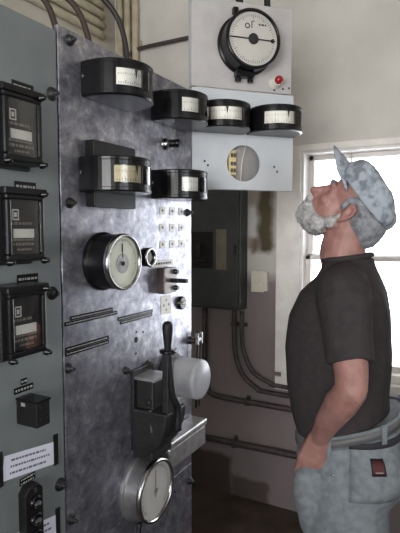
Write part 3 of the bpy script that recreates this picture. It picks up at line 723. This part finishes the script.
# head
b.ball(hd(-.004,0,.045), (.098,.077,.088), HR3); b.ball(hd(.04,0,-.03), (.055,.062,.085), HR3)
b.ball(hd(.066,0,-.092), (.032,.034,.028), HR3); b.capsule(hd(.0,.055,-.045), hd(.06,.025,-.095), .02, .02); b.capsule(hd(.0,-.055,-.045), hd(.06,-.025,-.095), .02, .02)
b.chain([(*hd(.094,0,.018),.010),(*hd(.112,0,-.008),.0115),(*hd(.126,0,-.026),.0145)])
for s in (-1,1):
    b.ball(hd(.112,s*.013,-.031), .0095)
    b.chain([(*hd(.096,s*.012,.026),.011),(*hd(.086,s*.045,.026),.011)])
    b.ball(hd(.069,s*.034,.004), .0195); b.ball(hd(.074,s*.042,-.022), (.022,.022,.018), HR3)
    # ear: rim, lobe and bowl
    b.ball(hd(-.004,s*.079,-.006), (.013,.007,.026), HR3 @ Matrix.Rotation(s*.25,3,'Z'))
    b.chain([(*hd(.008,s*.077,.012),.0045),(*hd(0,s*.085,.026),.005),(*hd(-.014,s*.089,.022),.005),(*hd(-.02,s*.09,.002),.005),(*hd(-.012,s*.086,-.02),.0055),(*hd(.0,s*.079,-.034),.0065)])
b.ball(hd(.08,0,-.05), (.036,.036,.036)); b.capsule(hd(.098,-.018,-.062), hd(.098,.018,-.062), .008, .008); b.capsule(hd(.095,-.016,-.073), hd(.095,.016,-.073), .009, .009)
b.ball(hd(.086,0,-.008), (.022,.02,.026), HR3)
# neck, trunk
b.chain([(*hd(-.03,0,-.03),.066),(-.008,0,1.53,.068),(-.03,0,1.46,.075)])
b.capsule((-.03,-.12,1.45), (-.03,.12,1.45), .05, .05)
def ring(z, xc, a, bb, n=36, p=2.3, tilt=0.):
    out = []
    for i in range(n):
        t = 2*PI*i/n; c, s = math.cos(t), math.sin(t)
        x = math.copysign(abs(c)**(2/p), c)*a; y = math.copysign(abs(s)**(2/p), s)*bb
        out.append((xc+x, y, z+tilt*(x/a)))
    return out
b.loft([ring(.86,-.03,.11,.155),ring(.98,-.025,.125,.155),ring(1.13,-.006,.14,.165),ring(1.24,-.004,.143,.172),ring(1.34,-.01,.134,.18),ring(1.42,-.02,.11,.165),ring(1.47,-.03,.07,.11)])
SH, EL, WR, KN = (-.04,.175,1.415), (-.072,.29,1.19), (.020,.172,1.01), (.050,.160,.92)
for s in (1,-1):
    f_ = lambda p: (p[0], p[1]*s, p[2])
    b.chain([(*f_(SH),.052),(*f_((-.058,.24,1.30)),.050),(*f_((-.07,.275,1.225)),.043),(*f_(EL),.041)])
    b.chain([(*f_(EL),.041),(*f_((-.045,.266,1.145)),.044),(*f_((-.005,.216,1.07)),.035),(*f_(WR),.028)])
    hand(b, f_(WR), f_(KN), s)
    b.chain([(-.03,s*.09,.86,.092),(-.012,s*.1,.5,.06),(-.03,s*.105,.4,.057),(-.05,s*.11,.1,.043),(-.04,s*.11,.07,.042),(.1,s*.125,.045,.036)])
body = blob(b, .0042, 5)
link('body', body, M['skin'], man)
for s in (-1,1):
    e = MB().ball(hd(.0765,s*.033,.004), .0118).build('eye', M['eye'], man)
    MB().ball(hd(.0843,s*.0335,.0045), (.0048,.0062,.0062), HR3).build('iris', M['iris'], e)
    g = MB(); g.chain([(*hd(.104,s*.014,.032),.006),(*hd(.099,s*.032,.036),.006),(*hd(.088,s*.048,.032),.005)])
    link('eyebrow', blob(g, .0025, 2, disp=lambda c: .0015*noise.noise(c*400)), M['hair'], man)

# beard and moustache
b = MB()
for (x,y,z,r) in ((.08,0,-.098,.034),(.096,0,-.102,.026),(.066,.03,-.095,.03),(.066,-.03,-.095,.03),(.04,.052,-.085,.027),(.04,-.052,-.085,.027),(.012,.064,-.055,.02),(.012,-.064,-.055,.02),(.004,.07,-.025,.014),(.004,-.07,-.025,.014),
                  (.116,.012,-.052,.015),(.116,-.012,-.052,.015),(.108,.0,-.075,.02),(.08,0,-.084,.040),(.042,.03,-.087,.034),(.042,-.03,-.087,.034),(.106,0,-.088,.022),(.1,.034,-.066,.014),(.1,-.034,-.066,.014),(.055,0,-.106,.03),(.035,0,-.102,.025),(.084,.03,-.085,.02),(.084,-.03,-.085,.02)):
    b.ball(hd(x,y,z), r)
def tuft(c): return .004*noise.noise(c*45)+.0035*noise.noise(c*110)+.0025*noise.noise(c*260)
link('beard', blob(b, .003, 36, disp=tuft), M['beard'], man)
# hair under the cap
b = MB(); b.ball(hd(-.056,0,.012), (.066,.082,.062), HR3); b.ball(hd(-.08,0,-.01), (.045,.064,.048), HR3)
for s in (-1,1): b.chain([(*hd(.018,s*.066,.0),.009),(*hd(.018,s*.068,.03),.012),(*hd(-.01,s*.076,.042),.014),(*hd(-.04,s*.074,.03),.016)])
link('hair', blob(b, .003, 10, disp=lambda c: .003*noise.noise(c*50)+.0025*noise.noise(c*190)+.0015*noise.noise(c*330)), M['hair'], man)
# cap: boxy crown tilted with the head, short bill
def capring(x0, z0, x1, z1, w, n=40, p=2.6):
    out = []
    for i in range(n):
        t = 2*PI*i/n; c, s = math.cos(t), math.sin(t)
        c = math.copysign(abs(c)**(2/p), c); s = math.copysign(abs(s)**(2/p), s)
        k = (1-c)/2
        out.append(hd(x0+(x1-x0)*k, s*w, z0+(z1-z0)*k))
    return out
b = MB(); b.loft([capring(.104,.066,-.114,.036,.089),capring(.107,.080,-.119,.050,.092),capring(.107,.098,-.117,.068,.094),capring(.100,.116,-.104,.085,.093),capring(.088,.135,-.082,.104,.089),capring(.076,.144,-.066,.116,.080),capring(.05,.146,-.045,.124,.055)])
link('cap', blob(b, .004, 2, disp=lambda c: .004*noise.noise(c*22)+.002*noise.noise(c*60)), M['cap'], man)
b = MB(); top = []; n = 20
for k in range(6):
    r = k/5; row = []
    for i in range(n+1):
        t = -1+2*i/n; y = t*(.082-.012*r)
        x = .098 - .055*t*t*(1-.25*r) + r*.082*(1-.35*t*t); z = .106+.006*r-.062*t*t*(1-.3*r)
        row.append((x,y,z))
    top.append(row)
vs = [hd(*p) for row in top for p in row]+[hd(p[0],p[1],p[2]-.004) for row in top for p in row]; o2 = 6*(n+1); fs = []
for k in range(5):
    for i in range(n):
        a = k*(n+1)+i; fs += [(a,a+1,a+n+2,a+n+1),(o2+a,o2+a+n+1,o2+a+n+2,o2+a+1)]
e_ = list(range(n+1))+[k*(n+1)+n for k in range(1,6)]+[5*(n+1)+i for i in range(n-1,-1,-1)]+[k*(n+1) for k in range(4,0,-1)]
fs += [(e_[i],e_[(i+1)%len(e_)],o2+e_[(i+1)%len(e_)],o2+e_[i]) for i in range(len(e_))]
b._add(vs, fs, 0, True); b.build('cap_bill', M['cap'], man)

# T-shirt
b = MB()
b.loft([ring(.968,-.027,.148,.166,tilt=.012),ring(1.03,-.014,.147,.176),ring(1.128,-.006,.156,.184),ring(1.24,-.004,.160,.19),ring(1.34,-.008,.151,.196),ring(1.41,-.018,.129,.19),ring(1.455,-.03,.098,.165),ring(1.49,-.03,.08,.115),ring(1.515,-.028,.075,.083)])
for s in (1,-1):
    b.capsule((-.03,s*.10,1.45), (-.035,s*.178,1.425), .062, .075)
    rr = []
    for (p, r) in (((-.03,.14,1.43),.070),((-.042,.195,1.39),.076),((-.05,.222,1.33),.067),((-.058,.24,1.285),.064),((-.065,.254,1.25),.063)):
        rr.append((p, r))
    pts = [(p[0],p[1]*s,p[2]) for p, r in rr]
    b.tube(pts, 0, n=20, radii=[r for p, r in rr]); 
def wr(c):
    return .0045*noise.noise(Vector((c.x*9,c.y*9,c.z*6)))+.003*noise.noise(Vector((c.x*22+5,c.y*22,c.z*9)))
link('t_shirt', blob(b, .006, 6, disp=wr), M['shirt'], man)
g = MB(); n = 36; ra = []
for i in range(n+1):
    t = 2*PI*i/n; ra.append((-.026+.072*math.cos(t), .08*math.sin(t), 1.516-.010*math.cos(t)))
g.tube(ra, .008, 8, caps=False); g.build('collar', M['shirt'], man)

# trousers
b = MB()
b.loft([ring(.80,-.05,.150,.172),ring(.88,-.05,.165,.182),ring(.95,-.045,.160,.178),ring(1.0,-.042,.156,.168,tilt=-.045),ring(1.015,-.042,.155,.166,tilt=-.05)])
for s in (1,-1):
    b.ball((-.10,s*.085,.89), .112); b.chain([(-.05,s*.085,.84,.118),(-.05,s*.095,.7,.124),(-.035,s*.1,.52,.105),(-.03,s*.105,.35,.08),(-.045,s*.11,.15,.072),(-.04,s*.11,.09,.072)])
    b.chain([(.056,s*.145,.868,.042),(.060,s*.14,.82,.046),(.04,s*.12,.72,.05)]); b.chain([(.015,s*.12,.93,.05),(.045,s*.105,.87,.055)])   # the hand in the pocket bulges
def wt(c):
    return .005*noise.noise(Vector((c.x*8,c.y*8,c.z*12)))+.003*noise.noise(Vector((c.x*20+3,c.y*20,c.z*26)))
tr_me = blob(b, .006, 5, disp=wt)
tr = link('trousers', tr_me, M['denim'], man)
from mathutils.bvhtree import BVHTree
bv = BVHTree.FromPolygons([v.co.copy() for v in tr_me.vertices], [tuple(p.vertices) for p in tr_me.polygons])
def skin_at(ang, z, off=.0, cx=-.05):
    """a point on the trousers' surface at a bearing round the hips and a height"""
    d = Vector((math.cos(ang), math.sin(ang), 0))
    hit = bv.ray_cast(Vector((cx,0,z))+d*.5, -d)
    p = hit[0] if hit[0] is not None else Vector((cx,0,z))+d*.17
    return p+d*off
def patch(name, a0, a1, z0, z1, off, m, par, nz=4, na=14, slope=0.):
    g = MB(); v = []; fs = []
    for k in range(2):
        for j in range(nz+1):
            for i in range(na+1):
                a = a0+(a1-a0)*i/na; z = z0+(z1-z0)*j/nz+slope*(i/na)
                v.append(skin_at(math.radians(a), z, off if k == 0 else -.003))
    N_ = (na+1)*(nz+1)
    for j in range(nz):
        for i in range(na):
            q = j*(na+1)+i; fs += [(q,q+1,q+na+2,q+na+1),(N_+q,N_+q+na+1,N_+q+na+2,N_+q+1)]
    ed = list(range(na+1))+[j*(na+1)+na for j in range(1,nz+1)]+[nz*(na+1)+i for i in range(na-1,-1,-1)]+[j*(na+1) for j in range(nz-1,0,-1)]
    fs += [(ed[i],ed[(i+1)%len(ed)],N_+ed[(i+1)%len(ed)],N_+ed[i]) for i in range(len(ed))]
    g._add(v, fs, 0, True); return g.build(name, M[m], par)
def band(name, z0, z1, off, m, tilt):
    g = MB(); n = 60; v = []; fs = []
    for k, (o_, z) in enumerate(((off,z0),(off,z1),(-.004,z1),(-.004,z0))):
        for i in range(n):
            a = 2*PI*i/n; v.append(skin_at(a, .985-.05*math.cos(a), o_)+Vector((0,0,z-tilt*math.cos(a)-.985+.05*math.cos(a))))
    for k in range(4):
        for i in range(n): fs.append((k*n+i,k*n+(i+1)%n,((k+1)%4)*n+(i+1)%n,((k+1)%4)*n+i))
    g._add(v, fs, 0, True); return g.build(name, M[m], tr)
band('waistband', .982, 1.022, .004, 'denim', .055)
band('belt', .99, 1.014, .0065, 'belt', .055)
for a in (75,125,165,215,285):
    g = MB(); p = skin_at(math.radians(a), .985-.05*math.cos(math.radians(a)), .008); r3 = Matrix.Rotation(math.radians(a),4,'Z')
    g.box(-.003,.003,-.008,.008,-.012,.045); o = g.build('belt_loop', M['denim'], tr, .002); o.matrix_local = Matrix.Translation(p) @ r3
BP = patch('back_pocket', 94, 160, .845, .995, .004, 'denim', tr, nz=10)
patch('pocket_trim', 93, 161, .985, 1.002, .0065, 'denim_trim', BP, nz=2, slope=.012)
PT = patch('label_patch', 111, 122, .926, .966, .0062, 'patch_edge', BP)
patch('patch_face', 111.9, 121.1, .930, .962, .0072, 'patch', PT)
patch('patch_print', 113.5, 119.5, .934, .937, .0078, 'engrave', PT, nz=2)
patch('pocket_welt', 40, 78, .899, .906, .004, 'denim', tr, nz=2, slope=.0)
for a, z in ((80,.905),(80,.99)):
    p = skin_at(math.radians(a), z, .003); MB().ball(p, (.004,.004,.004), sub=2).build('rivet', M['chrome'], tr)
# boots
for s in (1,-1):
    g = MB(); g.chain([(-.06,s*.11,.14,.058),(-.065,s*.11,.06,.05),(.02,s*.117,.055,.05),(.12,s*.128,.045,.046),(.16,s*.13,.04,.036)])
    bt = blob(g, .006, 4)
    for v in bt.vertices: v.co.z = max(v.co.z, .018)
    o = link('boot', bt, M['boot'], man)
    g = MB(); pts = []
    for i in range(28):
        t = 2*PI*i/28; pts.append((.035+.165*math.cos(t), s*(.12+.012*math.cos(t))+.05*math.sin(t)))
    g.prism(pts, 0, .022); g.build('sole', M['sole'], o, .004)

# ---------------------------------------------------------------- light, camera
w = bpy.data.worlds.new('World'); bpy.context.scene.world = w; w.use_nodes = True
bg = w.node_tree.nodes['Background']; bg.inputs['Color'].default_value = (.90,.95,1,1); bg.inputs['Strength'].default_value = 6.0
def area(name, loc, target, sx, sy, power, col=(1,1,1)):
    l = bpy.data.lights.new(name, 'AREA'); l.shape = 'RECTANGLE'; l.size = sx; l.size_y = sy; l.energy = power; l.color = col
    o = bpy.data.objects.new(name, l); C.objects.link(o); o.location = loc
    o.rotation_euler = (Vector(target)-Vector(loc)).to_track_quat('-Z','Y').to_euler(); return o
def portal(name, x, y, z, sx, sz, into):
    l = bpy.data.lights.new(name, 'AREA'); l.shape = 'RECTANGLE'; l.size = sx; l.size_y = sz; l.cycles.is_portal = True
    o = bpy.data.objects.new(name, l); C.objects.link(o); o.location = (x,y,z); o.rotation_euler = (PI/2 if into > 0 else -PI/2, 0, 0); return o
portal('window_light', (WX0+WX1)/2, Y1+.17, (WZ0+WZ1)/2, WX1-WX0+.1, WZ1-WZ0+.1, -1)
portal('window_light', (FX0+FX1)/2, Y0-.17, (FZ0+FZ1)/2, FX1-FX0+.1, FZ1-FZ0+.1, 1)
p = portal('window_light', X1+.11, (RY0+RY1)/2, (RZ0+RZ1)/2, RY1-RY0, RZ1-RZ0, 1); p.rotation_euler = (PI/2, 0, PI/2)  # daylight portal for the added right-hand window
# sunlit yard outside the window behind the photographer
area('yard_bounce', (1.0,-9.5,-.3), (1.0,-2.3,1.9), 9, 8, 2500, (1,.96,.9))

sc = bpy.context.scene
cd = bpy.data.cameras.new('camera'); cam = bpy.data.objects.new('camera', cd); C.objects.link(cam)
cam.location = (.866,0,1.6); cam.rotation_euler = (math.radians(90-4.17), 0, math.radians(28.4))
cd.sensor_fit = 'VERTICAL'; cd.sensor_height = 24; cd.lens = 500/533*24; cd.clip_start = .02
sc.camera = cam
sc.view_settings.view_transform = 'Standard'; sc.view_settings.look = 'None'; sc.view_settings.gamma = 1
sc.view_settings.use_curve_mapping = False; sc.view_settings.exposure = 0.45
sc.cycles.use_denoising = True
sc.cycles.max_bounces = 8; sc.cycles.transparent_max_bounces = 12
